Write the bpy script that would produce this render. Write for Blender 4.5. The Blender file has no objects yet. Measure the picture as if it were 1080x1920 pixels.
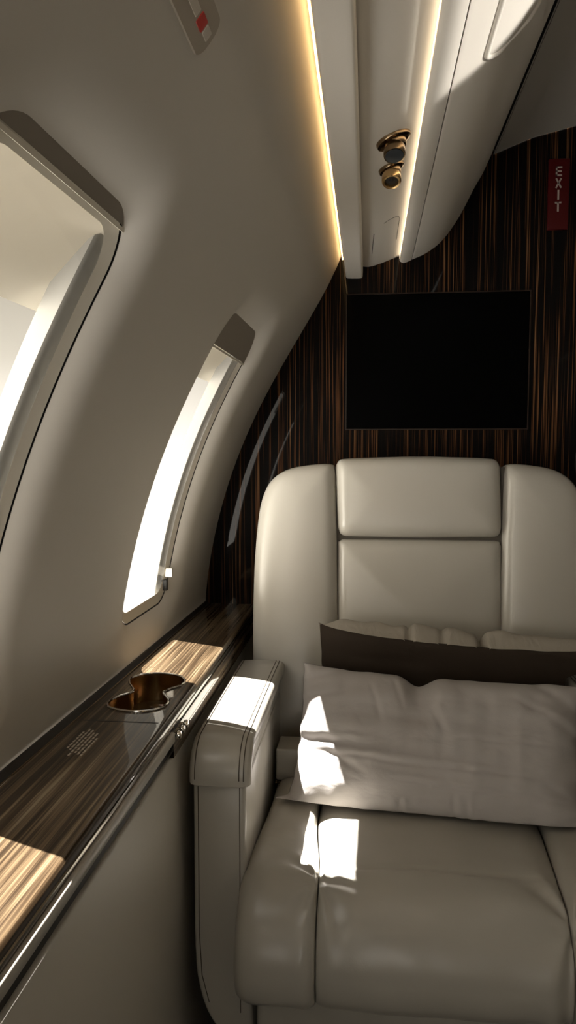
import bpy, bmesh, math, random
from mathutils import Vector, Matrix, noise
import numpy as np

PI = math.pi
random.seed(7)
SC = bpy.context.scene
COL = SC.collection

# ------------------------------------------------------------------ camera
cam_d = bpy.data.cameras.new('camera')
cam = bpy.data.objects.new('camera', cam_d)
COL.objects.link(cam)
cam_d.sensor_fit = 'VERTICAL'
cam_d.sensor_height = 36.0
cam_d.lens = 36.0 * 1400.0 / 1920.0
cam_d.clip_start = 0.01
cam.location = (0, 0, 1.0)
cam.rotation_euler = (math.radians(90 - 4.4926), 0, math.radians(6.0969))
SC.camera = cam

# ------------------------------------------------------------------ view
SC.view_settings.view_transform = 'Standard'
SC.view_settings.look = 'None'
SC.view_settings.gamma = 1
SC.view_settings.use_curve_mapping = False
SC.view_settings.exposure = -0.62
SC.cycles.caustics_reflective = False
SC.cycles.caustics_refractive = False
SC.cycles.max_bounces = 10
SC.cycles.diffuse_bounces = 5
SC.cycles.transparent_max_bounces = 12
SC.cycles.sample_clamp_indirect = 6.0

# ------------------------------------------------------------------ sky
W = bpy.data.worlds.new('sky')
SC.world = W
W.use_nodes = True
nt = W.node_tree
nt.nodes.clear()
tc = nt.nodes.new('ShaderNodeTexCoord')
sx = nt.nodes.new('ShaderNodeSeparateXYZ')
mr = nt.nodes.new('ShaderNodeMapRange')
mr.inputs['From Min'].default_value = -1
mr.inputs['From Max'].default_value = 1
rp = nt.nodes.new('ShaderNodeValToRGB')
el = rp.color_ramp.elements
el[0].position = 0.0
el[0].color = (2.4, 2.3, 2.15, 1)
el[1].position = 1.0
el[1].color = (0.45, 0.45, 0.46, 1)
for p, c in ((0.30, (2.6, 2.5, 2.35, 1)), (0.43, (2.9, 2.75, 2.5, 1)), (0.50, (2.6, 2.45, 2.2, 1)), (0.53, (1.95, 1.82, 1.6, 1)), (0.56, (1.35, 1.24, 1.04, 1)), (0.60, (0.98, 0.89, 0.73, 1)), (0.69, (0.60, 0.55, 0.46, 1))):
    e = el.new(p)
    e.color = c
# sky boosted behind the camera, added to brighten the window flanges
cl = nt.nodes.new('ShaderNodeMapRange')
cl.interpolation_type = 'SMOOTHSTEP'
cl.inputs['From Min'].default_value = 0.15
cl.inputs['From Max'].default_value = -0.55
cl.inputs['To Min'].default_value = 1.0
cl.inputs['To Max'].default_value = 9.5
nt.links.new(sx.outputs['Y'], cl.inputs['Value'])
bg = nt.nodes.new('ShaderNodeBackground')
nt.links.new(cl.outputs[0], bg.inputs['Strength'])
wo = nt.nodes.new('ShaderNodeOutputWorld')
nt.links.new(tc.outputs['Generated'], sx.inputs[0])
nt.links.new(sx.outputs['Z'], mr.inputs['Value'])
nt.links.new(mr.outputs[0], rp.inputs[0])
nt.links.new(rp.outputs[0], bg.inputs[0])
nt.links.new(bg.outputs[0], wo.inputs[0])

# ------------------------------------------------------------------ sun and lamps
def aim(o, d):
    o.rotation_euler = Vector(d).to_track_quat('-Z', 'Y').to_euler()

SUN_TAN = 1.98
sun_d = bpy.data.lights.new('sun', 'SUN')
sun_d.energy = 64.0
sun_d.angle = math.radians(0.5)
sun_d.color = (1.0, 0.96, 0.90)
sun = bpy.data.objects.new('sun', sun_d)
COL.objects.link(sun)
aim(sun, (0.825, -0.565, -SUN_TAN))

def area(name, loc, direction, sx_, sy_, power, col):
    d = bpy.data.lights.new(name, 'AREA')
    d.shape = 'RECTANGLE'
    d.size, d.size_y = sx_, sy_
    d.energy = power
    d.color = col
    o = bpy.data.objects.new(name, d)
    COL.objects.link(o)
    o.location = loc
    aim(o, direction)
    return o

# unseen area lamps added in place of daylight
# fill lamp added behind the camera to brighten seat and cabinet fronts
area('fill_behind', (0.0, -0.95, 0.52), (0.0, 1, 0.10), 0.36, 0.55, 2.3, (1.0, 0.96, 0.89))

# collimated lamp added to throw the bright patch on the overhead panel
def glint():
    A, B = Vector((.063, .896, 1.3975)), Vector((.1618, .812, 1.455))
    d = Vector((-1, 1.125, .30)).normalized()
    e = Vector((0, -1, 0))
    ax = (e - d * e.dot(d)).normalized()
    f = B - A
    ay = (f - d * f.dot(d)).normalized()
    L, w, h = 1.15, .42, .24
    o = area('patch_lamp', A - d * L + ax * w / 2 + ay * h / 2, d, w, h, 1.15, (1.0, 0.96, 0.9))
    o.data.spread = math.radians(1.2)
    z = -d
    x = ax
    y = z.cross(x)
    m = Matrix((x, y, z)).transposed()
    o.rotation_euler = m.to_euler()
glint()

# ------------------------------------------------------------------ materials
def mat(name, base=(0.5, 0.5, 0.5), rough=0.5, metal=0.0, coat=0.0, coat_rough=0.05, spec=0.5, emit=None, emit_s=0.0):
    m = bpy.data.materials.new(name)
    m.use_nodes = True
    b = m.node_tree.nodes['Principled BSDF']
    b.inputs['Base Color'].default_value = (*base, 1)
    b.inputs['Roughness'].default_value = rough
    b.inputs['Metallic'].default_value = metal
    b.inputs['Coat Weight'].default_value = coat
    b.inputs['Coat Roughness'].default_value = coat_rough
    b.inputs['Specular IOR Level'].default_value = spec
    if emit:
        b.inputs['Emission Color'].default_value = (*emit, 1)
        b.inputs['Emission Strength'].default_value = emit_s
    return m

def add_bump(m, scale, strength, dist=0.001, detail=3, stretch=(1, 1, 1)):
    t = m.node_tree
    b = t.nodes['Principled BSDF']
    c = t.nodes.new('ShaderNodeTexCoord')
    mp = t.nodes.new('ShaderNodeMapping')
    mp.inputs['Scale'].default_value = stretch
    n = t.nodes.new('ShaderNodeTexNoise')
    n.inputs['Scale'].default_value = scale
    n.inputs['Detail'].default_value = detail
    bp = t.nodes.new('ShaderNodeBump')
    bp.inputs['Strength'].default_value = strength
    bp.inputs['Distance'].default_value = dist
    t.links.new(c.outputs['Object'], mp.inputs[0])
    t.links.new(mp.outputs[0], n.inputs[0])
    t.links.new(n.outputs[0], bp.inputs['Height'])
    t.links.new(bp.outputs[0], b.inputs['Normal'])
    return m

def add_creases(m, scale, strength, dist, stretch):
    t = m.node_tree
    b = t.nodes['Principled BSDF']
    old = b.inputs['Normal'].links[0].from_socket
    c = t.nodes.new('ShaderNodeTexCoord')
    mp = t.nodes.new('ShaderNodeMapping')
    mp.inputs['Scale'].default_value = stretch
    n = t.nodes.new('ShaderNodeTexNoise')
    n.inputs['Scale'].default_value = scale
    n.inputs['Detail'].default_value = 3
    n.inputs['Distortion'].default_value = 0.5
    bp = t.nodes.new('ShaderNodeBump')
    bp.inputs['Strength'].default_value = strength
    bp.inputs['Distance'].default_value = dist
    t.links.new(c.outputs['Object'], mp.inputs[0])
    t.links.new(mp.outputs[0], n.inputs[0])
    t.links.new(n.outputs[0], bp.inputs['Height'])
    t.links.new(old, bp.inputs['Normal'])
    t.links.new(bp.outputs[0], b.inputs['Normal'])

def veneer(name, stretch, ramp, rough=0.25, coat=1.0, coat_rough=0.03, fine=(1, 1, 1), bump=0.0):
    """dark figured wood: streaks made of two stretched noises"""
    m = mat(name, rough=rough, coat=coat, coat_rough=coat_rough, spec=0.06)
    t = m.node_tree
    b = t.nodes['Principled BSDF']
    c = t.nodes.new('ShaderNodeTexCoord')
    def nz(s, detail, dist):
        mp = t.nodes.new('ShaderNodeMapping')
        mp.inputs['Scale'].default_value = s
        n = t.nodes.new('ShaderNodeTexNoise')
        n.inputs['Scale'].default_value = 1.0
        n.inputs['Detail'].default_value = detail
        n.inputs['Roughness'].default_value = 0.6
        n.inputs['Distortion'].default_value = dist
        t.links.new(c.outputs['Object'], mp.inputs[0])
        t.links.new(mp.outputs[0], n.inputs[0])
        return n
    a = nz(stretch, 4, 0.15)
    f = nz(fine, 2, 0.05)
    mx = t.nodes.new('ShaderNodeMix')
    mx.data_type = 'FLOAT'
    mx.inputs[0].default_value = 0.45
    t.links.new(a.outputs[0], mx.inputs[2])
    t.links.new(f.outputs[0], mx.inputs[3])
    r = t.nodes.new('ShaderNodeValToRGB')
    e = r.color_ramp.elements
    e[0].position, e[0].color = ramp[0][0], (*ramp[0][1], 1)
    e[1].position, e[1].color = ramp[-1][0], (*ramp[-1][1], 1)
    for p, col in ramp[1:-1]:
        q = e.new(p)
        q.color = (*col, 1)
    t.links.new(mx.outputs[0], r.inputs[0])
    t.links.new(r.outputs[0], b.inputs['Base Color'])
    return m

M = {}
M['wall'] = add_bump(mat('cream_wall_lining', (0.60, 0.57, 0.515), 0.55, spec=0.3), 300, 0.05, 0.0004)
M['reveal'] = mat('cream_window_lining', (0.66, 0.62, 0.53), 0.3)
M['gap'] = mat('black_gap', (0.006, 0.005, 0.004), 0.7)
M['outer'] = mat('cream_sun_stop', (0.50, 0.47, 0.40), 0.5)
M['jamb'] = mat('grey_sun_stop', (0.27, 0.26, 0.235), 0.5)
M['shade'] = mat('taupe_shade', (0.25, 0.22, 0.185), 0.6)
M['rail'] = mat('ivory_shade_rail', (0.75, 0.70, 0.60), 0.35)
M['panel'] = mat('cream_overhead_panel', (0.77, 0.72, 0.64), 0.42)
M['head'] = add_bump(mat('taupe_headliner', (0.37, 0.35, 0.315), 0.8, spec=0.2), 400, 0.1, 0.0004)
M['leather'] = add_bump(mat('cream_leather', (0.41, 0.389, 0.345), 0.29, spec=0.5), 420, 0.10, 0.0006)
M['stitch'] = mat('brown_stitching', (0.06, 0.045, 0.03), 0.7)
M['shell'] = mat('dark_seam', (0.05, 0.042, 0.032), 0.7)
M['linen'] = add_bump(mat('grey_linen', (0.45, 0.425, 0.415), 0.9, spec=0.1), 900, 0.25, 0.0008, stretch=(1, 1, 1))
M['velvet'] = add_bump(mat('dark_brown_fabric', (0.035, 0.025, 0.018), 0.75, spec=0.2), 500, 0.3, 0.001)
M['taupe'] = add_bump(mat('taupe_fabric', (0.36, 0.33, 0.285), 0.85, spec=0.15), 700, 0.25, 0.0008)
add_creases(M['linen'], 16, 0.28, 0.010, (1.0, 1.0, 1.7))
add_creases(M['taupe'], 18, 0.5, 0.012, (1.6, 1, 1))
add_creases(M['leather'], 8, 0.30, 0.007, (1, 1, 1))
M['brass'] = mat('brass', (0.66, 0.46, 0.23), 0.20, 1.0)
M['bronze'] = mat('bronze', (0.27, 0.19, 0.11), 0.24, 1.0)
M['chrome'] = mat('chrome', (0.80, 0.77, 0.72), 0.12, 1.0)
M['inlay'] = mat('smoked_metal', (0.14, 0.125, 0.105), 0.2, 1.0)
M['lens'] = mat('dark_lens', (0.03, 0.035, 0.04), 0.08)
M['black'] = mat('black_screen', (0.0006, 0.0006, 0.0006), 0.25, spec=0.04)
M['bezel'] = mat('brown_bezel', (0.018, 0.009, 0.005), 0.35, spec=0.3)
M['carpet'] = add_bump(mat('dark_carpet', (0.035, 0.03, 0.026), 0.95, spec=0.1), 600, 0.6, 0.004)
M['red'] = mat('dark_red', (0.055, 0.0015, 0.002), 0.4, spec=0.2)
M['letter'] = mat('pale_letter', (0.33, 0.27, 0.24), 0.5)
M['mark'] = mat('notice_print', (0.42, 0.36, 0.29), 0.5)
M['white'] = mat('white_mark', (0.62, 0.58, 0.52), 0.4)
M['redmark'] = mat('red_mark', (0.55, 0.06, 0.05), 0.4)
M['plac'] = mat('grey_placard', (0.47, 0.425, 0.36), 0.25)
M['trim'] = mat('cream_trim', (0.45, 0.425, 0.38), 0.4)
M['cabinet'] = mat('cream_cabinet', (0.60, 0.57, 0.51), 0.45)
M['groove'] = mat('dark_groove', (0.012, 0.009, 0.007), 0.6)
M['led_warm'] = mat('warm_light_strip', (1, 0.8, 0.5), 0.5, emit=(1.0, 0.66, 0.30), emit_s=12.0)
M['led_white'] = mat('pale_light_strip', (1, 0.9, 0.8), 0.5, emit=(1.0, 0.80, 0.55), emit_s=3.0)
M['wood_wall'] = veneer('ebony_wall_veneer', (175, 175, 1.6),
    [(0.40, (0.0008, 0.0006, 0.0005)), (0.525, (0.0025, 0.0014, 0.001)), (0.555, (0.045, 0.018, 0.007)), (0.60, (0.14, 0.062, 0.024)), (0.68, (0.25, 0.155, 0.08))],
    rough=0.6, coat=0.16, coat_rough=0.03, fine=(520, 520, 3.0))
M['wood_ledge'] = veneer('ebony_ledge_veneer', (130, 2.2, 130),
    [(0.36, (0.014, 0.009, 0.005)), (0.47, (0.038, 0.024, 0.013)), (0.56, (0.115, 0.080, 0.046)), (0.70, (0.31, 0.245, 0.16))],
    rough=0.35, coat=0.9, coat_rough=0.03, fine=(380, 4.0, 380))

def pane_material():
    m = bpy.data.materials.new('window_glass')
    m.use_nodes = True
    t = m.node_tree
    t.nodes.clear()
    o = t.nodes.new('ShaderNodeOutputMaterial')
    mx = t.nodes.new('ShaderNodeMixShader')
    tr = t.nodes.new('ShaderNodeBsdfTransparent')
    tr.inputs[0].default_value = (0.96, 0.95, 0.93, 1)
    gl = t.nodes.new('ShaderNodeBsdfGlossy')
    gl.inputs['Roughness'].default_value = 0.05
    lw = t.nodes.new('ShaderNodeLayerWeight')
    pw = t.nodes.new('ShaderNodeMath')
    pw.operation = 'POWER'
    pw.inputs[1].default_value = 4.0
    ml = t.nodes.new('ShaderNodeMath')
    ml.operation = 'MULTIPLY_ADD'
    ml.inputs[1].default_value = 0.5
    ml.inputs[2].default_value = 0.03
    t.links.new(lw.outputs['Facing'], pw.inputs[0])
    t.links.new(pw.outputs[0], ml.inputs[0])
    t.links.new(ml.outputs[0], mx.inputs[0])
    t.links.new(tr.outputs[0], mx.inputs[1])
    t.links.new(gl.outputs[0], mx.inputs[2])
    t.links.new(mx.outputs[0], o.inputs[0])
    return m
M['pane'] = pane_material()
def translucent(m, amount):
    t = m.node_tree
    b = t.nodes['Principled BSDF']
    out = [n for n in t.nodes if n.type == 'OUTPUT_MATERIAL'][0]
    tr = t.nodes.new('ShaderNodeBsdfTranslucent')
    tr.inputs[0].default_value = (0.9, 0.84, 0.70, 1)
    mx = t.nodes.new('ShaderNodeMixShader')
    mx.inputs[0].default_value = amount
    t.links.new(b.outputs[0], mx.inputs[1])
    t.links.new(tr.outputs[0], mx.inputs[2])
    t.links.new(mx.outputs[0], out.inputs[0])
translucent(M['outer'], 0.10)

# ------------------------------------------------------------------ mesh helpers
class MB:
    """collects vertices and faces of ONE mesh"""
    def __init__(s):
        s.v, s.f, s.mi, s.cur = [], [], [], 0
    def pt(s, p):
        s.v.append(tuple(p))
        return len(s.v) - 1
    def face(s, ids):
        s.f.append(tuple(ids))
        s.mi.append(s.cur)
    def grid(s, rows, close_u=False, close_v=False):
        ids = [[s.pt(p) for p in r] for r in rows]
        nu, nv = len(ids), len(ids[0])
        for i in range(nu - (0 if close_u else 1)):
            for j in range(nv - (0 if close_v else 1)):
                a, b = ids[i], ids[(i + 1) % nu]
                s.face((a[j], a[(j + 1) % nv], b[(j + 1) % nv], b[j]))
        return ids
    def cap(s, ids):
        s.face(ids)
    def box(s, c, h):
        x, y, z = c
        a, b, d = h
        k = len(s.v)
        for sx_ in (-1, 1):
            for sy_ in (-1, 1):
                for sz_ in (-1, 1):
                    s.v.append((x + sx_ * a, y + sy_ * b, z + sz_ * d))
        for q in ((0, 1, 3, 2), (4, 6, 7, 5), (0, 4, 5, 1), (2, 3, 7, 6), (0, 2, 6, 4), (1, 5, 7, 3)):
            s.face([k + i for i in q])
    def tube(s, pts, r, n=8, closed=False):
        pts = [Vector(p) for p in pts]
        rows = []
        m = len(pts)
        for i, p in enumerate(pts):
            if closed:
                t = pts[(i + 1) % m] - pts[i - 1]
            else:
                t = pts[min(i + 1, m - 1)] - pts[max(i - 1, 0)]
            t.normalize()
            up = Vector((0.13, 0.21, 0.97))
            if abs(t.dot(up)) > 0.95:
                up = Vector((1, 0, 0))
            a = t.cross(up).normalized()
            b = t.cross(a).normalized()
            rows.append([p + a * (r * math.cos(2 * PI * k / n)) + b * (r * math.sin(2 * PI * k / n)) for k in range(n)])
        ids = s.grid(rows, close_u=closed, close_v=True)
        if not closed:
            s.cap(ids[0])
            s.cap(ids[-1][::-1])
    def lathe(s, prof, origin, axis, n=40, caps=True):
        """prof: (radius, height along axis)"""
        ax = Vector(axis).normalized()
        u = ax.orthogonal().normalized()
        w = ax.cross(u)
        o = Vector(origin)
        rows = [[o + ax * h + (u * math.cos(2 * PI * k / n) + w * math.sin(2 * PI * k / n)) * r for k in range(n)] for r, h in prof]
        ids = s.grid(rows, close_v=True)
        if caps:
            s.cap(ids[0])
            s.cap(ids[-1][::-1])
    def extrude(s, poly, f0, f1, cap=True):
        """poly: 2D points; f0/f1 map a 2D point to 3D at either end"""
        ids = s.grid([[f0(p) for p in poly], [f1(p) for p in poly]], close_v=True)
        if cap:
            s.cap(ids[0])
            s.cap(ids[1][::-1])
    def build(s, name, m, parent=None, smooth=True, angle=40, bevel=0.0, seg=3, weld=False, mats=None):
        me = bpy.data.meshes.new(name)
        me.from_pydata(s.v, [], s.f)
        for q in (mats or [m]):
            me.materials.append(q)
        if mats:
            me.polygons.foreach_set('material_index', s.mi)
        bm = bmesh.new()
        bm.from_mesh(me)
        if weld:
            bmesh.ops.remove_doubles(bm, verts=bm.verts, dist=1e-5)
        bmesh.ops.recalc_face_normals(bm, faces=bm.faces)
        if bevel:
            ed = [e for e in bm.edges if len(e.link_faces) == 2 and e.calc_face_angle(0) > math.radians(35)]
            bmesh.ops.bevel(bm, geom=ed, offset=bevel, segments=seg, profile=0.5, affect='EDGES', clamp_overlap=True)
        lim = math.radians(angle)
        for f in bm.faces:
            f.smooth = smooth
        for e in bm.edges:
            if len(e.link_faces) == 2 and e.calc_face_angle(0) > lim:
                e.smooth = False
        bm.to_mesh(me)
        bm.free()
        o = bpy.data.objects.new(name, me)
        COL.objects.link(o)
        if parent is not None:
            o.parent = parent
            o.matrix_parent_inverse = parent_matrix(parent).inverted()
        return o

def parent_matrix(o):
    m = Matrix.LocRotScale(o.location, o.rotation_euler, o.scale)
    if o.parent:
        m = parent_matrix(o.parent) @ o.matrix_parent_inverse @ m
    return m

def thing(name, label, cat, loc=(0, 0, 0), group=None):
    o = bpy.data.objects.new(name, None)
    o.empty_display_size = 0.05
    COL.objects.link(o)
    o.location = loc
    return tag(o, label, cat, group)

def tag(o, label, cat, group=None):
    o['label'] = label
    o['category'] = cat
    if group:
        o['group'] = group
    return o

def struct(o):
    o['kind'] = 'structure'
    return o

def sstep(a, b, x):
    t = min(1, max(0, (x - a) / (b - a)))
    return t * t * (3 - 2 * t)

def rrect(hx, hy, r, n=12):
    """rounded rectangle, counter-clockwise, 4*(n+1) corner points with extra points on the sides"""
    out = []
    for cx, cy, a0 in ((hx - r, hy - r, 0), (-hx + r, hy - r, 90), (-hx + r, -hy + r, 180), (hx - r, -hy + r, 270)):
        for k in range(n + 1):
            a = math.radians(a0 + 90 * k / n)
            out.append((cx + r * math.cos(a), cy + r * math.sin(a)))
    return out

def resample(poly, n, closed=True):
    P = [Vector((p[0], p[1])) for p in poly]
    if closed:
        P = P + [P[0]]
    L = [0]
    for a, b in zip(P, P[1:]):
        L.append(L[-1] + (b - a).length)
    out = []
    m = n if closed else n - 1
    for i in range(n):
        s = L[-1] * i / m
        j = 0
        while j < len(P) - 2 and L[j + 1] < s:
            j += 1
        d = L[j + 1] - L[j]
        t = (s - L[j]) / d if d else 0
        q = P[j].lerp(P[j + 1], t)
        out.append((q.x, q.y))
    return out

def spline(pts, per=8, closed=False):
    """Catmull-Rom through 2D or 3D points"""
    P = [Vector(p) for p in pts]
    n = len(P)
    out = []
    rng = range(n) if closed else range(n - 1)
    for i in rng:
        p1, p2 = P[i], P[(i + 1) % n]
        p0 = P[i - 1] if (closed or i > 0) else p1 + (p1 - p2)
        p3 = P[(i + 2) % n] if (closed or i + 2 < n) else p2 + (p2 - p1)
        for k in range(per):
            t = k / per
            out.append(0.5 * ((2 * p1) + (p2 - p0) * t + (2 * p0 - 5 * p1 + 4 * p2 - p3) * t * t + (3 * p1 - p0 - 3 * p2 + p3) * t ** 3))
    if not closed:
        out.append(P[-1])
    return out

# ------------------------------------------------------------------ curved side wall
PC = (-2.0294, 9.327, -16.9214, 15.6516, -7.2976, 0.9928)
def prof(z):
    return ((((PC[0] * z + PC[1]) * z + PC[2]) * z + PC[3]) * z + PC[4]) * z + PC[5]
def dprof(z):
    return (((5 * PC[0] * z + 4 * PC[1]) * z + 3 * PC[2]) * z + 2 * PC[3]) * z + PC[4]
BACK = 1.6
def wall_pt(y, z, n=0.0, mirror=False):
    """point on the lining, n metres outward"""
    x = prof(z) - 0.02 * (BACK - y) * (1 - sstep(1.2, 1.38, z))
    d = dprof(z)
    l = math.hypot(1, d)
    x, z = x - n / l, z + n * d / l
    if mirror:
        x = 0.80 - x
    return (x, y, z)

WIN_Z, WIN_HY, WIN_HZ, WIN_R = 0.9640, 0.127, 0.236, 0.050
PITCH = 0.665
CENTRES = [1.208 - PITCH * k for k in range(4)]
Z0, Z1 = 0.60, 1.42
NSEG = 16

def win_loop(d, seg=NSEG):
    """points of the opening grown by d, split so that every loop matches"""
    hx, hz, r = WIN_HY + d, WIN_HZ + d, max(0.004, WIN_R + d)
    pts = []
    cs = [(hx - r, hz - r, 0), (-hx + r, hz - r, 90), (-hx + r, -hz + r, 180), (hx - r, -hz + r, 270)]
    for i, (cx, cz, a0) in enumerate(cs):
        for k in range(seg + 1):
            a = math.radians(a0 + 90 * k / seg)
            pts.append((cx + r * math.cos(a), cz + r * math.sin(a)))
        nx, nz, na = cs[(i + 1) % 4]
        a = math.radians(na)
        q = (nx + r * math.cos(a), nz + r * math.sin(a))
        p = pts[-1]
        for k in range(1, 16):
            pts.append((p[0] + (q[0] - p[0]) * k / 16, p[1] + (q[1] - p[1]) * k / 16))
    return pts

def bay_loop(y0, y1, yc):
    """outer rectangle of a bay with the same number of points as a window loop"""
    hx0, hx1 = y0 - yc, y1 - yc
    lo, hi = Z0 - WIN_Z, Z1 - WIN_Z
    base = win_loop(0)
    out = []
    h = NSEG // 2 + 1
    n = NSEG + 1
    tot = n + 15
    # corner block: first half runs along the jamb side, second half along the head side
    def lerp(a, b, t):
        return (a[0] + (b[0] - a[0]) * t, a[1] + (b[1] - a[1]) * t)
    corners = [(hx1, hi), (hx0, hi), (hx0, lo), (hx1, lo)]
    near = []
    for i in range(4):
        p0, p1 = base[i * tot], base[i * tot + NSEG]
        c = corners[i]
        if i % 2 == 0:
            a, b = (c[0], p0[1]), (p1[0], c[1])
        else:
            a, b = (p0[0], c[1]), (c[0], p1[1])
        near.append((a, c, b))
    for i in range(4):
        a, c, b = near[i]
        for k in range(n):
            t = k / NSEG * 2
            out.append(lerp(a, c, t) if t <= 1 else lerp(c, b, t - 1))
        q = near[(i + 1) % 4][0]
        for k in range(1, 16):
            out.append(lerp(b, q, k / 16))
    return out

FL = 0.054          # width of the soft flange round an opening
FD = 0.017          # its depth
def flange(d):
    if d >= FL:
        return 0.0
    t = d / FL
    return FD * (1 - t) ** 2.0

def build_wall(name, mirror):
    b = MB()
    for k, yc in enumerate(CENTRES):
        y0, y1 = yc - PITCH / 2, yc + PITCH / 2
        if k == 0:
            y1 = BACK
        inner = win_loop(FL)
        outer = bay_loop(y0, y1, yc)
        rows = []
        for d in (0, .002, .005, .009, .014, .02, .027, .034, .040, .046, .050, FL):
            rows.append([wall_pt(yc + p[0], WIN_Z + p[1], flange(d), mirror) for p in win_loop(d)])
        for t in (.06, .14, .25, .4, .55, .7, .85, 1.0):
            rows.append([wall_pt(yc + p[0] + (q[0] - p[0]) * t, WIN_Z + p[1] + (q[1] - p[1]) * t, 0, mirror) for p, q in zip(inner, outer)])
        b.grid(rows, close_v=True)
    return struct(b.build(name, M['wall'], weld=True, angle=60))

build_wall('wall_left', False)
build_wall('wall_right', True)

# ------------------------------------------------------------------ windows
def window(num, yc, mirror, detail):
    b = MB()
    rows = [[wall_pt(yc + p[0], WIN_Z + p[1], n, mirror) for p in win_loop(d)] for d, n in ((-.002, .0180), (-.006, .0192), (-.013, .0208), (-.018, .0220))]
    b.grid(rows, close_v=True)
    root = struct(b.build('window_%d' % num, M['reveal'], angle=60))
    g = MB()
    g.grid([[wall_pt(yc + p[0], WIN_Z + p[1], n, mirror) for p in win_loop(d)] for d, n in ((.0, .0168), (.003, .0170), (.003, .0182), (-.002, .0184))], close_v=True)
    g.build('gasket', M['gap'], root)
    o = MB()
    if mirror:
        # unseen blinds added over the right windows to keep sky light out
        q = MB()
        q.grid([[wall_pt(yc + (-1 + 2 * j / 8) * (WIN_HY + .002), WIN_Z + (-1 + 2 * i / 8) * (WIN_HZ + .002), .0178, True) for j in range(9)] for i in range(9)])
        q.build('light_blocker', M['shade'], root)
    # far jamb plate of the outer frame, added to trim the sun patches
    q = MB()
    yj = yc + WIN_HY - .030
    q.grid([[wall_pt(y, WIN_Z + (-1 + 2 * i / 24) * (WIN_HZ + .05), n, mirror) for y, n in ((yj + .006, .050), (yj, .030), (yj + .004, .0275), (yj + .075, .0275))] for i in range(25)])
    q.build('sun_stop_jamb', M['jamb'], root, angle=60)
    # sloping head of the outer frame, shaped to cut off the sun
    rows = []
    for n, dz in ((.0228, -.017), (.034, -.032), (.047, -.066), (.060, -.098), (.062, .02)):
        rows.append([wall_pt(yc + (-1 + 2 * q / 16) * (WIN_HY + .01) + .07 * (1 + (-1 + 2 * q / 16)) , WIN_Z + WIN_HZ + dz, n, mirror) for q in range(17)])
    o.grid(rows)
    o.build('sun_stop_head', M['outer'], root, angle=60)
    p_ = MB()
    loops = [[(yc + p[0] * s, WIN_Z + p[1] * s) for p in win_loop(-.0178)] for s in (1, .75, .5, .25, .02)]
    p_.grid([[wall_pt(y, z, .0223, mirror) for y, z in L] for L in loops], close_v=True)
    p_.build('pane', M['pane'], root)
    return root

w1 = window(1, CENTRES[1], False, True)
w2 = window(2, CENTRES[0], False, True)
window(3, CENTRES[2], False, False)
window(4, CENTRES[3], False, False)
for k in range(4):
    window(5 + k, CENTRES[k], True, False)

# cream catch with a dark slot at the lower corner of the far window
yc = CENTRES[0]
b = MB()
b.box((0, 0, 0), (.007, .0045, .0085))
lt = b.build('latch', M['rail'], None, bevel=.002)
lt.location = wall_pt(yc + WIN_HY - .010, 0.780, .015)
lt.parent = w2
b = MB()
b.box((0, 0, 0), (.005, .004, .010))
sl = b.build('latch_slot', M['gap'], None, bevel=.001)
sl.location = wall_pt(yc + WIN_HY - .015, 0.757, .018)
sl.parent = w2

def shade(yc, zb, label):
    t = thing('window_shade', label, 'window shade', wall_pt(yc, zb, .016))
    b = MB()
    zt = WIN_Z + WIN_HZ + .002
    nz = 6
    def sheet(n):
        return [[wall_pt(yc + (-1 + 2 * j / 12) * (WIN_HY + .003), zb + .003 + (zt - zb - .003) * i / nz, n) for j in range(13)] for i in range(nz + 1)]
    b.grid(sheet(.0162))
    b.grid(sheet(.0172))
    b.build('blind_panel', M['shade'], t)
    r = MB()
    sec = [(-.0010, .0156), (.0018, .0156), (.0018, .0177), (-.0010, .0177)]
    r.grid([[wall_pt(yc + s * (WIN_HY + .003), zb + a, n) for a, n in sec] for s in (-1, -.5, 0, .5, 1)], close_v=True)
    r.build('bottom_rail', M['rail'], t, angle=30)
    return t
shade(CENTRES[1], 1.187, 'taupe blind pulled a little way down the large near cabin window')
shade(CENTRES[0], 1.150, 'taupe blind pulled a little way down the far narrow-looking window beside the bulkhead')

# ------------------------------------------------------------------ bulkhead, floor, ceiling, other walls
b = MB()
zs = [1.415 - .035 * i for i in range(24)]
lft = [(wall_pt(BACK, z)[0] - .004, z) for z in zs] + [(-.362, 0.0)]
rgt = [(.80 - x, z) for x, z in lft][::-1]
b.extrude(lft + rgt + [(.86, 1.70), (-.02, 1.70)], lambda p: (p[0], BACK, p[1]), lambda p: (p[0], BACK + .04, p[1]))
struct(b.build('wall_back', M['wood_wall']))
b = MB()
b.box((0.40, 0.26, -0.01), (0.765, 1.38, .01))
struct(b.build('floor', M['carpet']))
b = MB()
b.box((0.40, -1.10, 0.85), (0.765, .02, 0.86))
struct(b.build('wall_front', M['wall']))

YN = -1.08
def run(poly2, name, m, parent=None, y0=YN, y1=BACK - .001, thick=None, angle=50):
    """a strip with a constant cross-section along the cabin"""
    b = MB()
    ys = [y1 + (y0 - y1) * i / 6 for i in range(7)]
    b.grid([[(x, y, z) for x, z in poly2] for y in ys])
    return b.build(name, m, parent, angle=angle)

# headliner of the aisle ceiling and cove closure
head = [(.2474, 1.6032), (.286, 1.6185), (.3254, 1.6332), (.37, 1.6435), (.4078, 1.6522), (.46, 1.659), (.52, 1.662), (.58, 1.660), (.66, 1.650), (.74, 1.630), (.80, 1.600), (.80, 1.43), (.88, 1.42)]
hb = MB()
ys = [BACK - .001 + (YN - BACK) * i / 6 for i in range(7)]
hb.grid([[(x, y, z) for x, z in head] for y in ys])
struct(hb.build('ceiling', M['head'], angle=50))

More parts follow.
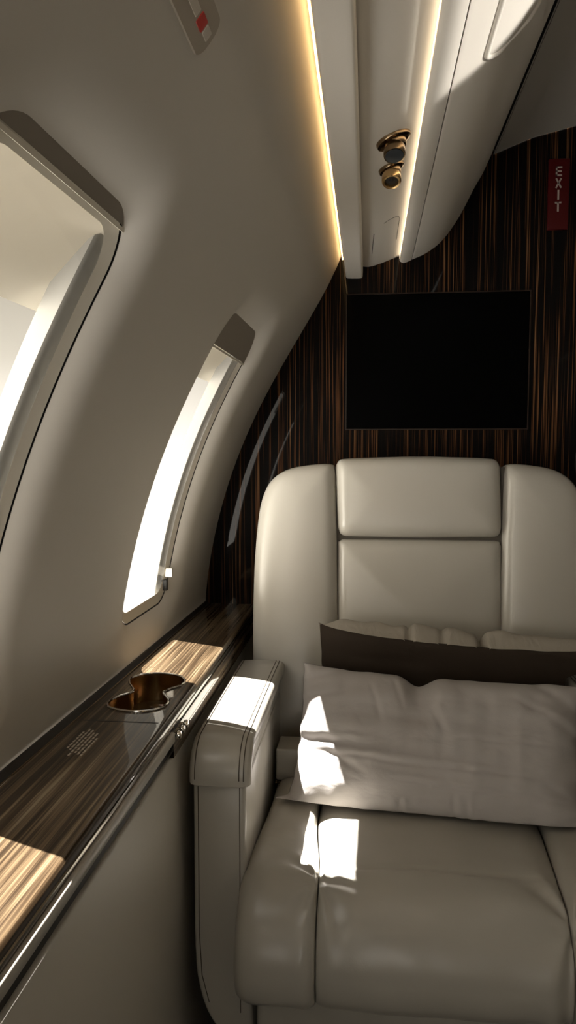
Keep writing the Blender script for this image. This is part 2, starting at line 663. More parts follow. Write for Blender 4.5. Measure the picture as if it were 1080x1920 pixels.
# lower lining of the side wall on the far right, below its ledge height (never faces the picture)
b = MB()
b.box((1.17, 0.26, 0.30), (.01, 1.36, 0.31))
struct(b.build('trim_1', M['wall']))

# ------------------------------------------------------------------ overhead service panel
psu = thing('overhead_service_panel', 'long cream overhead service panel with light strips above the leather seat', 'overhead panel', (0.05, 1.0, 1.40))
def arc2(c, r, a0, a1, n=6):
    return [(c[0] + r * math.cos(math.radians(a0 + (a1 - a0) * k / n)), c[1] + r * math.sin(math.radians(a0 + (a1 - a0) * k / n))) for k in range(n + 1)]
fascia = [(-.0497, 1.428), (-.0497, 1.372)] + arc2((-.0437, 1.3705), .006, 180, 270) + [(-.035, 1.3640), (-.022, 1.3638)] + arc2((-.0190, 1.3690), .005, 280, 350) + [(-.0136, 1.376), (-.0134, 1.390)]
run(fascia, 'fascia_strip', M['panel'], psu)
mainp = [(-.0138, 1.3880), (-.0090, 1.3872), (-.003, 1.3870), (.0078, 1.3888), (.026, 1.3945), (.045, 1.4015), (.0604, 1.4070), (.0640, 1.4080)]
run(mainp, 'main_panel', M['panel'], psu)
cover = [(.0616, 1.4120), (.0616, 1.3985), (.0630, 1.3962), (.0668, 1.3938), (.0704, 1.3932), (.0760, 1.3945), (.0820, 1.3970), (.0862, 1.3990), (.0866, 1.4020)]
run(cover, 'cover_strip', M['panel'], psu)
side = [(.0874, 1.4030), (.0877, 1.3998)] + [(p.x, p.y) for p in spline([(.0880, 1.3998), (.117, 1.4127), (.1491, 1.4375), (.1806, 1.4813), (.2095, 1.5364), (.227, 1.5673), (.2420, 1.600)], 6)] + [(.2425, 1.612)]
run(side, 'side_panel', M['panel'], psu)
# dark recess behind the joints
run([(.0850, 1.4045), (.0895, 1.4045)], 'joint_recess', M['gap'], psu)
run([(.2405, 1.612), (.2500, 1.612), (.2500, 1.603)], 'edge_recess', M['gap'], psu)
# top tray closing the panel off from the fuselage
run([(-.075, 1.430), (.05, 1.430), (.10, 1.44), (.24, 1.64), (.26, 1.64)], 'top_tray', M['gap'], psu)
# pale light strip in the slot beside the cover strip
b = MB()
b.grid([[(.0612, y, z) for z in (1.3990, 1.4068)] for y in (BACK - .01, 1.0, .5, 0, YN)])
tag_none = b.build('light_strip', M['led_white'], psu)
# small access hatch: raised hairline outline
def main_z(x):
    for (a, za), (c, zc) in zip(mainp, mainp[1:]):
        if a <= x <= c:
            return za + (zc - za) * (x - a) / (c - a)
    return 1.4
hatch = [(.0045, 1.50), (.0060, 1.42), (.0075, 1.372)]
b = MB()
b.tube([(x, y, main_z(x) - .0001) for x, y in hatch], .0005, 6)
hp = [(.024, 1.327), (.036, 1.3175), (.0465, 1.3180), (.0500, 1.330), (.0505, 1.36), (.0500, 1.46)]
b.tube([(p.x, p.y, main_z(p.x) - .0001) for p in spline(hp, 6)], .0004, 6)
b.build('hatch_outline', M['groove'], psu)
# raised rounded lid on the side panel, near the camera
SP = [Vector(p) for p in side[1:-1]]
def side_at(s):
    """arc-length along the side panel section from its lower joint -> (x, z, nx, nz) with the normal to the cabin"""
    L = 0
    for a, c in zip(SP, SP[1:]):
        d = (c - a).length
        if L + d >= s:
            p = a.lerp(c, (s - L) / d)
            t = (c - a).normalized()
            return p.x, p.y, t.y, -t.x
        L += d
    return SP[-1].x, SP[-1].y, 1, 0
b = MB()
rim = []
for px, pz in rrect(.20, .040, .018, 8):
    x, z, nx, nz = side_at(.0745 + pz)
    rim.append((x + nx * .0004, .645 + px, z + nz * .0004))
b.tube([tuple(q) for q in rim], .0030, 10, closed=True)
b.build('oval_rim', M['panel'], psu, angle=60)

# warm light strip in the cove between side wall and service panel
b = MB()
b.tube([(-.0560, y, 1.4035) for y in (BACK - .002, 1.2, .8, .4, 0, -.4, YN)], .0012, 8)
t_led = b.build('cove_light_strip', M['led_warm'])
tag(t_led, 'thin warm glowing light strip in the cove where curved wall meets overhead panel', 'light strip')

# reading light and air nozzle
def fixture(name, label, cat, x, y, r, axis, kind):
    z = main_z(x)
    t = thing(name, label, cat, (x, y, z))
    n = Vector((.36, 0, -.93)).normalized()          # normal of the sloping panel, into the cabin
    o = Vector((x, y, z))
    ax = Vector(axis).normalized()
    b = MB()
    b.lathe([(r * .98, -.002), (r, .001), (r * .96, .0035), (r * .80, .0045), (r * .76, .001)], o, n, 48)
    b.build('flange', M['bronze'], t, angle=35)
    b = MB()
    b.lathe([(r * .62, -.006), (r * .66, .004), (r * .64, .010), (r * .58, .012)], o, (n + ax * .6), 48)
    b.build('collar', M['bronze'], t, angle=35)
    b = MB()
    if kind == 'light':
        b.lathe([(r * .50, .0), (r * .54, .012), (r * .60, .014), (r * .60, .024), (r * .57, .026), (r * .50, .0255)], o, ax, 48)
        b.build('barrel', M['bronze'], t, angle=35)
        b = MB()
        b.lathe([(r * .505, .0235), (r * .50, .0262), (r * .25, .0270), (.0005, .0272)], o, ax, 40)
        b.build('lens', M['lens'], t)
    else:
        b.lathe([(r * .45, .0), (r * .50, .012), (r * .66, .014), (r * .72, .018), (r * .72, .026), (r * .66, .028), (r * .52, .0275), (r * .44, .0235), (r * .16, .0232)], o, ax, 48)
        b.build('nozzle', M['brass'], t, angle=35)
        b = MB()
        b.lathe([(r * .45, .0238), (r * .20, .0245), (r * .15, .026), (.0004, .0265)], o, ax, 32)
        b.build('nozzle_core', M['groove'], t)
    return t
fixture('reading_light', 'bronze eyeball reading light with grey lens on the overhead panel, nearer of two fittings', 'reading light', .0285, .985, .0230, (.06, -.38, -1), 'light')
fixture('air_nozzle', 'small brass air nozzle on the overhead panel just behind the reading light', 'air nozzle', .0285, 1.078, .0185, (.02, -.50, -1), 'nozzle')

# ------------------------------------------------------------------ side ledge
ledge = thing('side_ledge', 'glossy dark wooden side ledge running under the windows', 'ledge', (-.30, .6, .67))
YL = -0.9
def cup_outline():
    pts = [(-.3354, .9223), (-.3390, .9420), (-.3345, .9610), (-.3235, .9780), (-.3218, .9900), (-.3310, 1.0080), (-.3400, 1.0250), (-.3425, 1.0450), (-.3330, 1.0620), (-.3150, 1.0710),
           (-.2950, 1.0700), (-.2730, 1.0600), (-.2615, 1.0400), (-.2620, 1.0190), (-.2740, 1.0000), (-.2785, .9850), (-.2700, .9680), (-.2620, .9520), (-.2610, .9320), (-.2720, .9140), (-.2940, .9060), (-.3180, .9100)]
    return [(p.x, p.y) for p in spline(pts, 5, True)]
CUP = cup_outline()
ZT = .67
# veneer top: flat sheet with the opening, made by filling outline + hole, then a rolled front edge
bm = bmesh.new()
outer = [(-.3745, YL), (-.2520, YL), (-.2520, BACK - .001), (-.3525, BACK - .001)]
def loop_edges(pts):
    vs = [bm.verts.new((x, y, ZT)) for x, y in pts]
    return [bm.edges.new((vs[i], vs[(i + 1) % len(vs)])) for i in range(len(vs))]
ed = loop_edges(outer) + loop_edges(CUP)
bmesh.ops.triangle_fill(bm, edges=ed, use_beauty=True, use_dissolve=False)
me = bpy.data.meshes.new('ledge_top')
for f in bm.faces:
    if f.normal.z < 0:
        f.normal_flip()
bm.to_mesh(me)
bm.free()
me.materials.append(M['wood_ledge'])
lt_o = bpy.data.objects.new('ledge_top', me)
COL.objects.link(lt_o)
lt_o.parent = ledge
lt_o.matrix_parent_inverse = parent_matrix(ledge).inverted()
edge = [(-.2520, .6700)] + arc2((-.2485, .6632), .0068, 88, 8, 8) + [(-.2412, .6615)]
run(edge, 'rolled_edge', M['wood_ledge'], ledge, YL)
run([(-.2412, .6615), (-.2398, .6608), (-.2394, .6580), (-.2398, .6552), (-.2412, .6546)], 'metal_inlay', M['inlay'], ledge, YL)
YT = .884
run([(-.2412, .6546), (-.2370, .6540), (-.2358, .6525), (-.2358, .6425), (-.2370, .6410), (-.2440, .6405)], 'painted_trim', M['trim'], ledge, YL, YT)
run([(-.2412, .6546), (-.2385, .6538), (-.2375, .6500), (-.2375, .6210), (-.2385, .6210), (-.2440, .6205)], 'front_rail', M['wood_ledge'], ledge, YT)
run([(-.2415, .6550), (-.2450, .6390), (-.2462, .6200)], 'shadow_gap', M['groove'], ledge, YL)
# dark channel between wall and ledge with a fine bright bead
b = MB()
yy = [BACK - .002, 1.3, 1.0, .7, .4, .1, -.2, -.5, YL]
b.grid([[(prof(.67) - .02 * (BACK - y) + a, y, ZT + h) for a, h in ((.001, .006), (.004, .0065), (.0065, .004), (.009, .0012), (.0125, .0008))] for y in yy])
b.build('wall_channel', M['groove'], ledge)
b = MB()
b.tube([(prof(.67) - .02 * (BACK - y) + .0115, y, ZT + .0008) for y in yy], .0009, 6)
b.build('bead', M['bronze'], ledge)
# joints across the top
b = MB()
b.box((-.3060, .8712, ZT - .0008), (.0530, .0012, .0010))
b.build('lid_joint', M['groove'], ledge)
b = MB()
b.box((-.2975, 1.2620, ZT - .0009), (.0440, .0007, .0010))
b.build('far_joint', M['bronze'], ledge)
b = MB()
b.box((-.3360, 1.1040, ZT - .0009), (.0120, .0006, .0010))
b.build('short_joint', M['bronze'], ledge)
# double cup holder
b = MB()
cc = Vector((sum(p[0] for p in CUP) / len(CUP), sum(p[1] for p in CUP) / len(CUP)))
b.grid([[(x, y, z) for x, y in CUP] for z in (ZT, ZT - .012, ZT - .042)], close_v=True)
cup = b.build('cup_holder', M['brass'], ledge)
b = MB()
b.tube([(x, y, ZT + .0009) for x, y in CUP], .0016, 8, closed=True)
b.build('rim', M['chrome'], cup)
b = MB()
k = [b.pt((x, y, ZT - .0415)) for x, y in CUP]
b.cap(k)
b.build('cup_floor', M['bezel'], cup)
# notice printed on the near lid: rows of tiny strokes too small to read
b = MB()
rnd = random.Random(3)
for i in range(6):
    x = -.3330 + i * .0046
    y = .772 - .004 * (i % 3) + (.012 if i < 2 else 0)
    end = .845 - (.012 if i in (0, 5) else 0) - .004 * i
    while y < end:
        l = rnd.uniform(.004, .010)
        b.box((x, y + l / 2, ZT + .0002), (.0011, l / 2, .0001))
        y += l + .0022
b.build('printed_notice', M['mark'], ledge, smooth=False)
# three little knobs on the front edge
for y in (.928, .909, .890):
    b = MB()
    b.lathe([(.0030, 0), (.0030, .003), (.0050, .0042), (.0056, .0065), (.0044, .0090), (.0005, .0098)], (-.2385, y, .6485), (1, 0, .1), 24)
    b.build('control_knob', M['chrome'], ledge)

# cabinet below
cab = MB()
cab.box((-.2960, .35, .3115), (.0520, 1.2480, .3050))
cabo = cab.build('side_cabinet', M['cabinet'], bevel=.004)
tag(cabo, 'plain cream cabinet front under the dark wooden ledge', 'cabinet')

# ------------------------------------------------------------------ things on the bulkhead
YB = BACK
tv = thing('wall_monitor', 'black rectangular monitor set flush in the striped wooden bulkhead', 'monitor', (.140, YB, 1.05))
b = MB()
x0, x1, z0, z1 = -.0475, .3275, 1.0505, 1.3312
for (cx, cz, hx, hz) in (((x0 + x1) / 2, z0, (x1 - x0) / 2 + .001, .001), ((x0 + x1) / 2, z1, (x1 - x0) / 2 + .001, .001), (x0, (z0 + z1) / 2, .001, (z1 - z0) / 2), (x1, (z0 + z1) / 2, .001, (z1 - z0) / 2)):
    b.box((cx, YB - .002, cz), (hx, .002, hz))
b.build('bezel', M['bezel'], tv)
b = MB()
b.box(((x0 + x1) / 2, YB - .0012, (z0 + z1) / 2), ((x1 - x0) / 2 - .0012, .0010, (z1 - z0) / 2 - .0012))
b.build('screen', M['black'], tv)

ex = thing('exit_sign', 'narrow dark red sign with the word EXIT stacked in pale letters on the bulkhead', 'exit sign', (.376, YB, 1.45))
b = MB()
b.box((.3763, YB - .003, 1.5190), (.0205, .003, .0692))
b.build('sign_plate', M['red'], ex, bevel=.0012)
def bar2(b, p, q, w):
    p, q = Vector(p), Vector(q)
    d = (q - p).normalized()
    n = Vector((-d.y, d.x)) * w / 2
    P = [p + n, q + n, q - n, p - n]
    b.extrude([(a.x, a.y) for a in P], lambda a: (a[0], YB - .0066, a[1]), lambda a: (a[0], YB - .0058, a[1]))
LW, LH, LS = .0125, .0190, .0033
tops = (1.5730, 1.5500, 1.5270, 1.5040)
lx = .3757
for ch, zt in zip('EXIT', tops):
    b = MB()
    zb_ = zt - LH
    l, r = lx - LW / 2, lx + LW / 2
    if ch == 'E':
        bar2(b, (l + LS / 2, zb_), (l + LS / 2, zt), LS)
        for zz in (zt - LS / 2, (zt + zb_) / 2, zb_ + LS / 2):
            bar2(b, (l, zz), (r - (.001 if abs(zz - (zt + zb_) / 2) < 1e-6 else 0), zz), LS)
    elif ch == 'X':
        bar2(b, (l + .0012, zb_), (r - .0012, zt), LS)
        bar2(b, (l + .0012, zt), (r - .0012, zb_), LS)
    elif ch == 'I':
        bar2(b, (lx, zb_), (lx, zt), LS)
    else:
        bar2(b, (lx, zb_), (lx, zt), LS)
        bar2(b, (l, zt - LS / 2), (r, zt - LS / 2), LS)
    b.build('letter', M['letter'], ex, smooth=False)

b = MB()
b.box((.4420, YB - .006, .9450), (.0150, .006, .0640))
lp = b.build('latch_plate', M['chrome'], bevel=.003)
tag(lp, 'polished metal plate at the right edge of the bulkhead beside the seat back', 'latch plate')

# small placard high on the curved wall, near the camera
pl = thing('wall_placard', 'small grey placard with white and red marks high on the curved wall', 'placard', wall_pt(.53, 1.305, 0))
def wall_patch(yc, zc, hy, hz, r, n0, n1, rot=0.0):
    b = MB()
    o = rrect(hy, hz, r, 6)
    ca, sa = math.cos(rot), math.sin(rot)
    def at(p, s, n):
        y, z = p[0] * s, p[1] * s
        return wall_pt(yc + y * ca - z * sa, zc + y * sa + z * ca, n)
    rows = [[at(p, 1, n0) for p in o], [at(p, .97, n1) for p in o]] + [[at(p, s, n1) for p in o] for s in (.8, .5, .2)]
    ids = b.grid(rows, close_v=True)
    b.cap(ids[-1])
    return b
wall_patch(.5220, 1.3050, .050, .0125, .010, .0005, -.0016).build('plate', M['plac'], pl)
wall_patch(.5200, 1.3045, .0130, .0026, .001, -.001, -.0022, .0).build('white_mark', M['white'], pl)
wall_patch(.5430, 1.3045, .0070, .0036, .001, -.001, -.0023, .0).build('red_mark', M['redmark'], pl)
wall_patch(.5580, 1.3048, .0060, .0030, .001, -.001, -.0022, .0).build('white_mark', M['white'], pl)

# ------------------------------------------------------------------ cabin seat
seat = thing('leather_seat', 'wide cream leather cabin seat with padded armrests against the bulkhead', 'seat', (.09, 1.1, 0))

BK, BY = .14, 1.335
bl = math.hypot(1, BK)
def back_pt(x, z, h):
    """point of the reclined back plane, h towards the sitter"""
    return (x, BY + BK * (z - .45) - h / bl, z + h * BK / bl)

def puffy(outline, name, H, r, dome, parent, thick=.05, n=140, m='leather'):
    P = resample(outline, n)
    xs = [p[0] for p in P]
    zs = [p[1] for p in P]
    cx, cz = (min(xs) + max(xs)) / 2, (min(zs) + max(zs)) / 2
    hx, hz = (max(xs) - min(xs)) / 2, (max(zs) - min(zs)) / 2
    dm = min(hx, hz) * .985
    b = MB()
    rows = [[back_pt(x, z, -thick) for x, z in P]]
    ds = [0, .0008, .002, .004, .007, .011, .016, .022, .03]
    ds = [d for d in ds if d < dm * .9] + [dm * t for t in (.45, .6, .75, .88, .96, 1) if dm * t > .031]
    for d in ds:
        t = min(1, d / r)
        h = H * math.sqrt(max(0, 1 - (1 - t) ** 2)) + dome * (1 - (1 - d / dm) ** 2)
        rows.append([back_pt(cx + (x - cx) * (1 - d / hx), cz + (z - cz) * (1 - d / hz), h) for x, z in P])
    ids = b.grid(rows, close_v=True)
    b.cap(ids[-1])
    return b.build(name, M[m], parent, angle=70)

def corner_poly(pts, per=7):
    return [(p.x, p.y) for p in spline(pts, per, True)]

# left wing of the back
lw = [(-.0500, .58), (-.0525, .684), (-.0560, .843), (-.0605, .965), (-.0640, .979)]
lw += [(p.x, p.y) for p in spline([(-.0640, .979), (-.0798, .9803), (-.115, .9772), (-.1504, .9695), (-.1770, .953), (-.1925, .9300), (-.2035, .888), (-.2105, .80), (-.2119, .70), (-.2105, .6116)], 6)][1:]
lw += [(-.209, .46), (-.05, .46)]
puffy(lw, 'back_wing', .016, .024, .012, seat)
rw = [(.382 - (x + .2119) if False else .1875 - x, z) for x, z in lw][::-1]
puffy([(x - .0005, z) for x, z in rw], 'back_wing', .016, .024, .012, seat)
hd = [(-.0548, .862), (-.0575, .91), (-.0598, .970)] + [(p.x, p.y) for p in spline([(-.0598, .974), (-.0560, .9845), (-.0450, .9893), (.01, .9920), (.0938, .9938), (.1669, .9925), (.2220, .9900), (.2355, .9860), (.2405, .9760)], 5)][1:]
hd += [(.2425, .912), (.2428, .862), (.2405, .8530), (.2340, .8468), (.0944, .8440), (-.0420, .8452), (-.0505, .8490)]
puffy(hd, 'headrest', .018, .018, .010, seat)
md = [(-.0540, .836), (-.0505, .8405), (.0944, .8412), (.2385, .8412), (.2428, .836), (.2432, .66), (.2400, .46), (-.0490, .46), (-.0525, .684)]
puffy(md, 'back_cushion', .013, .018, .012, seat)
# shell behind the seams
sh = [(-.204, .40), (-.207, .62), (-.208, .78), (-.199, .885), (-.186, .928), (-.165, .952), (-.11, .972), (0, .978), (.0925, .980), (.19, .978), (.298, .972), (.352, .952), (.373, .928), (.386, .885), (.395, .78), (.394, .62), (.390, .40)]
b = MB()
shp = [(x if x < .1 else x - .012, z) for x, z in sh]
b.extrude(shp, lambda p: back_pt(p[0], p[1], .003), lambda p: back_pt(p[0], p[1], -.055))
b.build('back_shell', M['shell'], seat, angle=30)

# armrests
def armrest(mx):
    """mx maps the left armrest's x to the right one"""
    root_b = MB()
    front = [(-.2265, .5660), (-.2268, .36)] + [(p.x, p.y) for p in spline([(-.2265, .34), (-.2235, .295), (-.2130, .253), (-.1950, .222), (-.1700, .205)], 5)] + [(-.1480, .202), (-.1480, .24), (-.1555, .42), (-.1560, .5660)]
    root_b.extrude(front, lambda p: (mx(p[0]), .9365, p[1]), lambda p: (mx(p[0]), 1.3550, p[1]))
    root_b.box((mx(-.1912), 1.150, .5860), (.0345, .2030, .0215))
    body = root_b.build('armrest', M['leather'], seat, bevel=.006, angle=60)
    path = [(.9275, .5680), (.9270, .5760)] + [(.9700 - .0430 * math.cos(math.radians(a)), .5790 + .0430 * math.sin(math.radians(a))) for a in range(0, 91, 9)] + [(1.03, .6228), (1.12, .6232), (1.22, .6230), (1.325, .6220), (1.334, .6190)]
    nrm = []
    for i in range(len(path)):
        p, q = path[max(0, i - 1)], path[min(len(path) - 1, i + 1)]
        t = Vector((q[0] - p[0], q[1] - p[1])).normalized()
        nrm.append((-t.y, t.x))
    xa, xb = -.2300, -.1485
    sec = []
    w = xb - xa
    for k in range(25):
        u = k / 24
        d = min(u, 1 - u) * w
        drop = .006 * (1 - math.sqrt(max(0, 1 - (1 - min(1, d / .008)) ** 2)))
        sec.append((xa + u * w, -drop + .0022 * math.sin(PI * u)))
    sec = [(xa + .001, -.022)] + [(xa, -.016)] + sec + [(xb, -.016), (xb - .001, -.022)]
    cb = MB()
    ids = cb.grid([[(mx(x), p[0] + n[0] * h, p[1] + n[1] * h) for x, h in sec] for p, n in zip(path, nrm)], close_v=True)
    cb.cap(ids[0])
    cb.cap(ids[-1][::-1])
    cap = cb.build('armrest_cap', M['leather'], body, angle=70)
    st = MB()
    for xs in (xa + .0085, xb - .0085, xb - .0145):
        st.tube([(mx(xs), p[0] + n[0] * .0016, p[1] + n[1] * .0016) for p, n in list(zip(path, nrm))[1:-1]], .0006, 6)
    st.build('stitching', M['stitch'], cap)
    s2 = MB()
    s2.tube([(mx(-.2195), .9362, z) for z in (.562, .50, .43, .36)] + [(mx(-.2165), .9362, .300), (mx(-.2070), .9362, .262)], .0006, 6)
    s2.tube([(mx(-.1640), .9362, z) for z in (.562, .50, .43, .36, .25)], .0006, 6)
    s2.build('stitching', M['stitch'], body)
    return body
armrest(lambda x: x)
armrest(lambda x: .186 - x)

# seat cushion: three panels running from the back over the front edge
CP = [(1.335, .428), (1.25, .430), (1.15, .432), (1.10, .4328), (1.05, .4332), (1.02, .4335), (.99, .4335), (.97, .4335), (.955, .4335)]
CP += [(.9430 - .066 * math.sin(math.radians(a)), .3675 + .066 * math.cos(math.radians(a))) for a in range(6, 91, 7)] + [(.8765, .3575), (.8780, .345), (.8820, .330), (.8890, .318), (.9000, .311)]
def fine_path(P, step=.006):
    S = spline([(p[0], p[1]) for p in P], 8)
    out = resample([(q.x, q.y) for q in S], 130, closed=False)
    return out
CPF = fine_path(CP)
CN = []
for i in range(len(CPF)):
    p, q = CPF[max(0, i - 1)], CPF[min(len(CPF) - 1, i + 1)]
    t = Vector((q[0] - p[0], q[1] - p[1])).normalized()
    CN.append((t.y, -t.x))
SEAM = lambda y: -.0590 - .012 * sstep(.93, 1.10, y)
def cushion(name, xl, xr, puff, power, seed, crease=False):
    b = MB()
    nu = 56
    rows = []
    for i, ((y, z), n) in enumerate(zip(CPF, CN)):
        row = []
        s = i / (len(CPF) - 1)
        for k in range(nu + 1):
            u = k / nu
            u = .5 - .5 * math.cos(PI * u) if True else u
            u = .35 * (k / nu) + .65 * u
            x = xl(y) + (xr(y) - xl(y)) * u
            e = abs(2 * u - 1)
            seam_side = crease or (name == 'seat_bolster' and (k / nu > .5) == (xl(1.0) < 0))
            if seam_side:
                a = .62 - .45 * sstep(.96, 1.06, y)
                g = a + (1 - a) * (1 - e ** 16) ** .5 * (.55 + .45 * math.cos(PI / 2 * e ** 3)) / 1.0
            else:
                g = (1 - e ** power) ** .5
            h = puff * g * (1 - .75 * sstep(.93, 1, s)) * (.55 + .45 * sstep(0, .25, s))
            # loose leather: small folds gathered at the seam where the front edge turns over
            q = Vector((x * 9, y * 9, z * 9 + seed))
            h += .0048 * noise.noise(q) * (1 - e ** 6)
            h += .0012 * noise.noise(q * 3.1) * (1 - e ** 6)
            dx, dy = x - SEAM(y), y - .925
            rr = math.hypot(dx, dy)
            h += .0026 * math.exp(-(rr / .045) ** 2) * math.sin(9 * math.atan2(dy, abs(dx) + 1e-4)) * min(1, rr / .008)
            dx2 = x - .249
            rr2 = math.hypot(dx2, y - .90)
            h += .0036 * math.exp(-(rr2 / .08) ** 2) * math.sin(7 * math.atan2(y - .90, -dx2 + 1e-4)) * min(1, rr2 / .015)
            if crease:
                yc_ = .944 + .004 * math.sin(x * 14) - .020 * math.exp(-((x + .06) / .025) ** 2)
                h -= .0024 * math.exp(-((y - yc_) / .0030) ** 2) * (1 - .5 * sstep(.15, .25, x))
                h -= .0008 * sstep(yc_ + .012, yc_, y) * sstep(.90, .935, y)
            row.append((x, y + n[0] * h, z + n[1] * h))
        rows.append(row)
    ids = b.grid(rows)
    # skirt down into the seat so that the panel has thickness
    low = [[(x, min(1.33, max(.91, y)), min(z, .40) - .03 if False else .315) for x, y, z in (rows[i][0], rows[i][-1])] for i in range(len(rows))]
    lft = b.grid([[rows[i][0], low[i][0]] for i in range(len(rows))])
    rgt = b.grid([[rows[i][-1], low[i][1]] for i in range(len(rows))])
    return b.build(name, M['leather'], seat, angle=75, weld=True)
LEFT = lambda y: -.1490 - .0125 * sstep(1.16, .93, y)
cushion('seat_cushion', lambda y: SEAM(y) + .0006, lambda y: .184 - SEAM(y) + .004 - .0006, .026, 7.0, 3.0, True)
cushion('seat_bolster', LEFT, lambda y: SEAM(y) - .0006, .028, 3.0, 11.0)
cushion('seat_bolster', lambda y: .184 - SEAM(y) + .004 + .0006, lambda y: .186 - LEFT(y), .028, 3.0, 23.0)
b = MB()
b.box((.093, 1.125, .185), (.232, .215, .130))
b.build('seat_base', M['leather'], seat, bevel=.01)
b = MB()
b.box((.093, 1.12, .028), (.150, .160, .027))
b.build('pedestal', M['groove'], seat, bevel=.004)
# little leather pad with a metal edge in the corner of the seat
b = MB()
b.box((-.1260, 1.240, .4780), (.0235, .030, .0270))
pd = b.build('corner_pad', M['leather'], seat, bevel=.003)
b = MB()
b.box((-.1260, 1.2080, .4490), (.0245, .0040, .0016))
b.build('metal_edge', M['bronze'], pd, bevel=.0008)

# ------------------------------------------------------------------ pillows
def fold_height(x, z, folds):
    y = 0
    for ax_, az, bx, bz, dep, wid in folds:
        dx, dz = bx - ax_, bz - az
        L2 = dx * dx + dz * dz
        t = ((x - ax_) * dx + (z - az) * dz) / L2
        L = math.sqrt(L2)
        d = ((x - ax_) * -dz + (z - az) * dx) / L
        d += .002 * noise.noise(Vector((x * 40, z * 40, dep * 900)))
        end = sstep(-.25, .12, t) * sstep(1.3, .7, t)
        y += end * dep * (-math.exp(-(d / wid) ** 2) + .65 * math.exp(-((d - 2 * wid) / (1.3 * wid)) ** 2))
    return y

def pillow(w, h, t, place, seed, dent=None, crest=0, folds=(), ear=0, front_bias=.5, split=None, mats=None, nx=110, nz=70, wr=1.0, trim=None):
    """two puffed sheets sewn along their rim. place: local (x, y thickness, z) -> world"""
    def sheet(sgn):
        rows = []
        for j in range(nz + 1):
            v = -1 + 2 * j / nz
            row = []
            for i in range(nx + 1):
                u = -1 + 2 * i / nx
                # rim pulled in between the corners
                x = w / 2 * u * (1 - .045 * (1 - v * v) ** 1.0)
                z = h / 2 * v * (1 - .07 * (1 - u * u) ** 1.0)
                if dent:
                    z -= dent[1] * math.exp(-((x - dent[0]) / .022) ** 2) * sstep(-.2, 1, v)
                e = max(0, (1 - u ** 4)) ** .55 * max(0, (1 - v ** 4)) ** .55
                y = t / 2 * e * (front_bias * 2 if sgn < 0 else (1 - front_bias) * 2)
                p = Vector((x * 16, z * 16, seed + sgn))
                rim = min(1, (1 - abs(u)) * w / .06) if True else 1
                rimz = min(1, (1 - abs(v)) * h / .05)
                amp = .0035 * wr
                fold = .0008
                y += amp * e * noise.noise(p * .8)
                # pull folds running in from the short ends
                y += fold * wr * e * math.exp(-((1 - abs(u)) * w / .09) ** 2) * math.sin(z * 120 + 2.5 * noise.noise(Vector((x * 20, z * 9, seed))))
                # fine creases across
                y += .0032 * wr * e * noise.noise(Vector((x * 6, z * 45, seed + 5)))
                y += .0022 * wr * e * noise.noise(Vector((x * 45, z * 10, seed + 9)))
                y += .0040 * wr * e * abs(noise.noise(Vector((x * 13 + z * 6, z * 20, seed + 12)))) - .001
                if sgn < 0 and folds:
                    y += fold_height(x, z, folds)
                if dent:
                    g = math.exp(-((x - dent[0] - .012 * (1 - v)) / (.012 + .02 * (1 - v))) ** 2) * sstep(-.1, .9, v)
                    y -= .024 * g * e
                    y += .010 * math.exp(-((x - dent[0] - .045) / .018) ** 2) * sstep(0, .9, v) * e
                # ragged rim
                z += .0022 * wr * noise.noise(Vector((x * 26, seed, v * 2))) * (1 - rimz)
                x += .0055 * wr * noise.noise(Vector((z * 34, seed + 3, u * 2))) * (1 - rim)
                if ear:
                    x -= ear * math.exp(-((1 + u) ** 2 + (1 + v) ** 2) / .03)
                    x += .35 * ear * math.exp(-((1 - u) ** 2 + (1 - v) ** 2) / .03)
                    z += .2 * ear * math.exp(-((1 + u) ** 2 + (1 - v) ** 2) / .02)
                yy = sgn * y
                if crest:
                    q = (1 - v) * h / 2
                    yy -= .034 * math.exp(-q / .05) * (1 - u ** 6)
                    if sgn > 0:
                        z -= .020 * math.exp(-((x - .035) / .006) ** 2) * math.exp(-q / .05) + .010 * math.exp(-((x + .085) / .005) ** 2) * math.exp(-q / .05) + .008 * math.exp(-((x + .03) / .005) ** 2) * math.exp(-q / .05)
                        z += crest * (1 - math.exp(-q / .010)) * math.exp(-q / .09) * (1 - u ** 8) * (1 + .35 * noise.noise(Vector((x * 22, 1, seed))))
                row.append(place(x, yy, z))
            rows.append(row)
        return rows
    b = MB()
    b.grid(sheet(-1))
    b.cur = 1 if mats else 0
    b.grid(sheet(1))
    return b

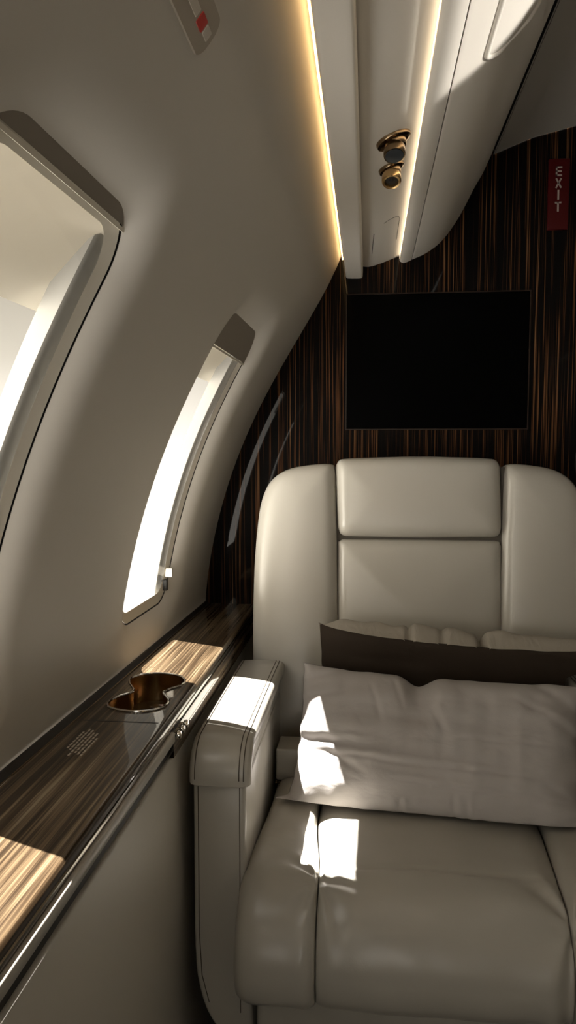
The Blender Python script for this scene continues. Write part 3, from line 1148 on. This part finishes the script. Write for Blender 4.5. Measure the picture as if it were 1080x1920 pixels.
def placer(c, lean, roll, yaw, clamp=None):
    R = Matrix.Rotation(yaw, 3, 'Z') @ Matrix.Rotation(lean, 3, 'X') @ Matrix.Rotation(roll, 3, 'Y')
    c = Vector(c)
    def f(x, y, z):
        p = R @ Vector((x, y, z)) + c
        if clamp:
            clamp(p)
        return p
    return f

def floor_clamp(p):
    # resting on the cushion
    if p.z < .470:
        p.z = .470 + (p.z - .470) * .12
FOLDS = [(-.222, .052, -.15, .066, .0026, .006), (-.222, -.004, -.11, -.016, .0052, .0055), (-.195, -.026, -.06, -.034, .0018, .004), (-.06, -.034, .12, -.036, .0022, .0035),
         (-.215, .085, -.15, .105, .0024, .006), (-.165, -.024, -.11, -.052, .0022, .005),
         (.045, .010, .155, .012, .0018, .003), (-.048, -.088, -.043, -.117, .0025, .004), (.028, -.075, .036, -.112, .0025, .004), (.048, -.08, .052, -.114, .0020, .0035),
         (.15, .105, .215, .070, .0040, .008), (.17, .050, .222, .030, .0030, .006), (.12, .075, .17, .055, .0020, .005), (-.005, .050, .012, .020, .0035, .005),
         (-.10, .080, -.085, .030, .0018, .004), (-.065, .09, -.05, .05, .0020, .004), (.16, -.05, .222, -.06, .0030, .006), (-.03, -.06, .18, -.066, .0014, .003)]
# front linen pillow
b = pillow(.445, .235, .115, placer((.1065, 1.152, .540), math.radians(-32), math.radians(1.5), math.radians(-4.5), floor_clamp), 2.0, dent=(-.030, .014), wr=1.6, ear=.016, folds=FOLDS, nx=170, nz=100)
p1 = b.build('linen_pillow', M['linen'], angle=80, weld=True)
tag(p1, 'light grey linen pillow lying on the leather seat cushion in front', 'pillow')

def arm_clamp(p):
    floor_clamp(p)
    if p.z < .66:
        k = sstep(.66, .63, p.z)
        p.x = min(p.x, .42 * (1 - k) + .326 * k)
b = pillow(.475, .250, .070, placer((.148, 1.2685, .570), math.radians(2), math.radians(3.6), 0, arm_clamp), 7.0, dent=None, crest=.046, front_bias=.28, wr=.8, mats=True)
p2 = b.build('brown_pillow', M['velvet'], angle=80, weld=True, mats=[M['velvet'], M['taupe']])
tag(p2, 'dark brown pillow with a taupe back edge behind the grey linen pillow', 'pillow')
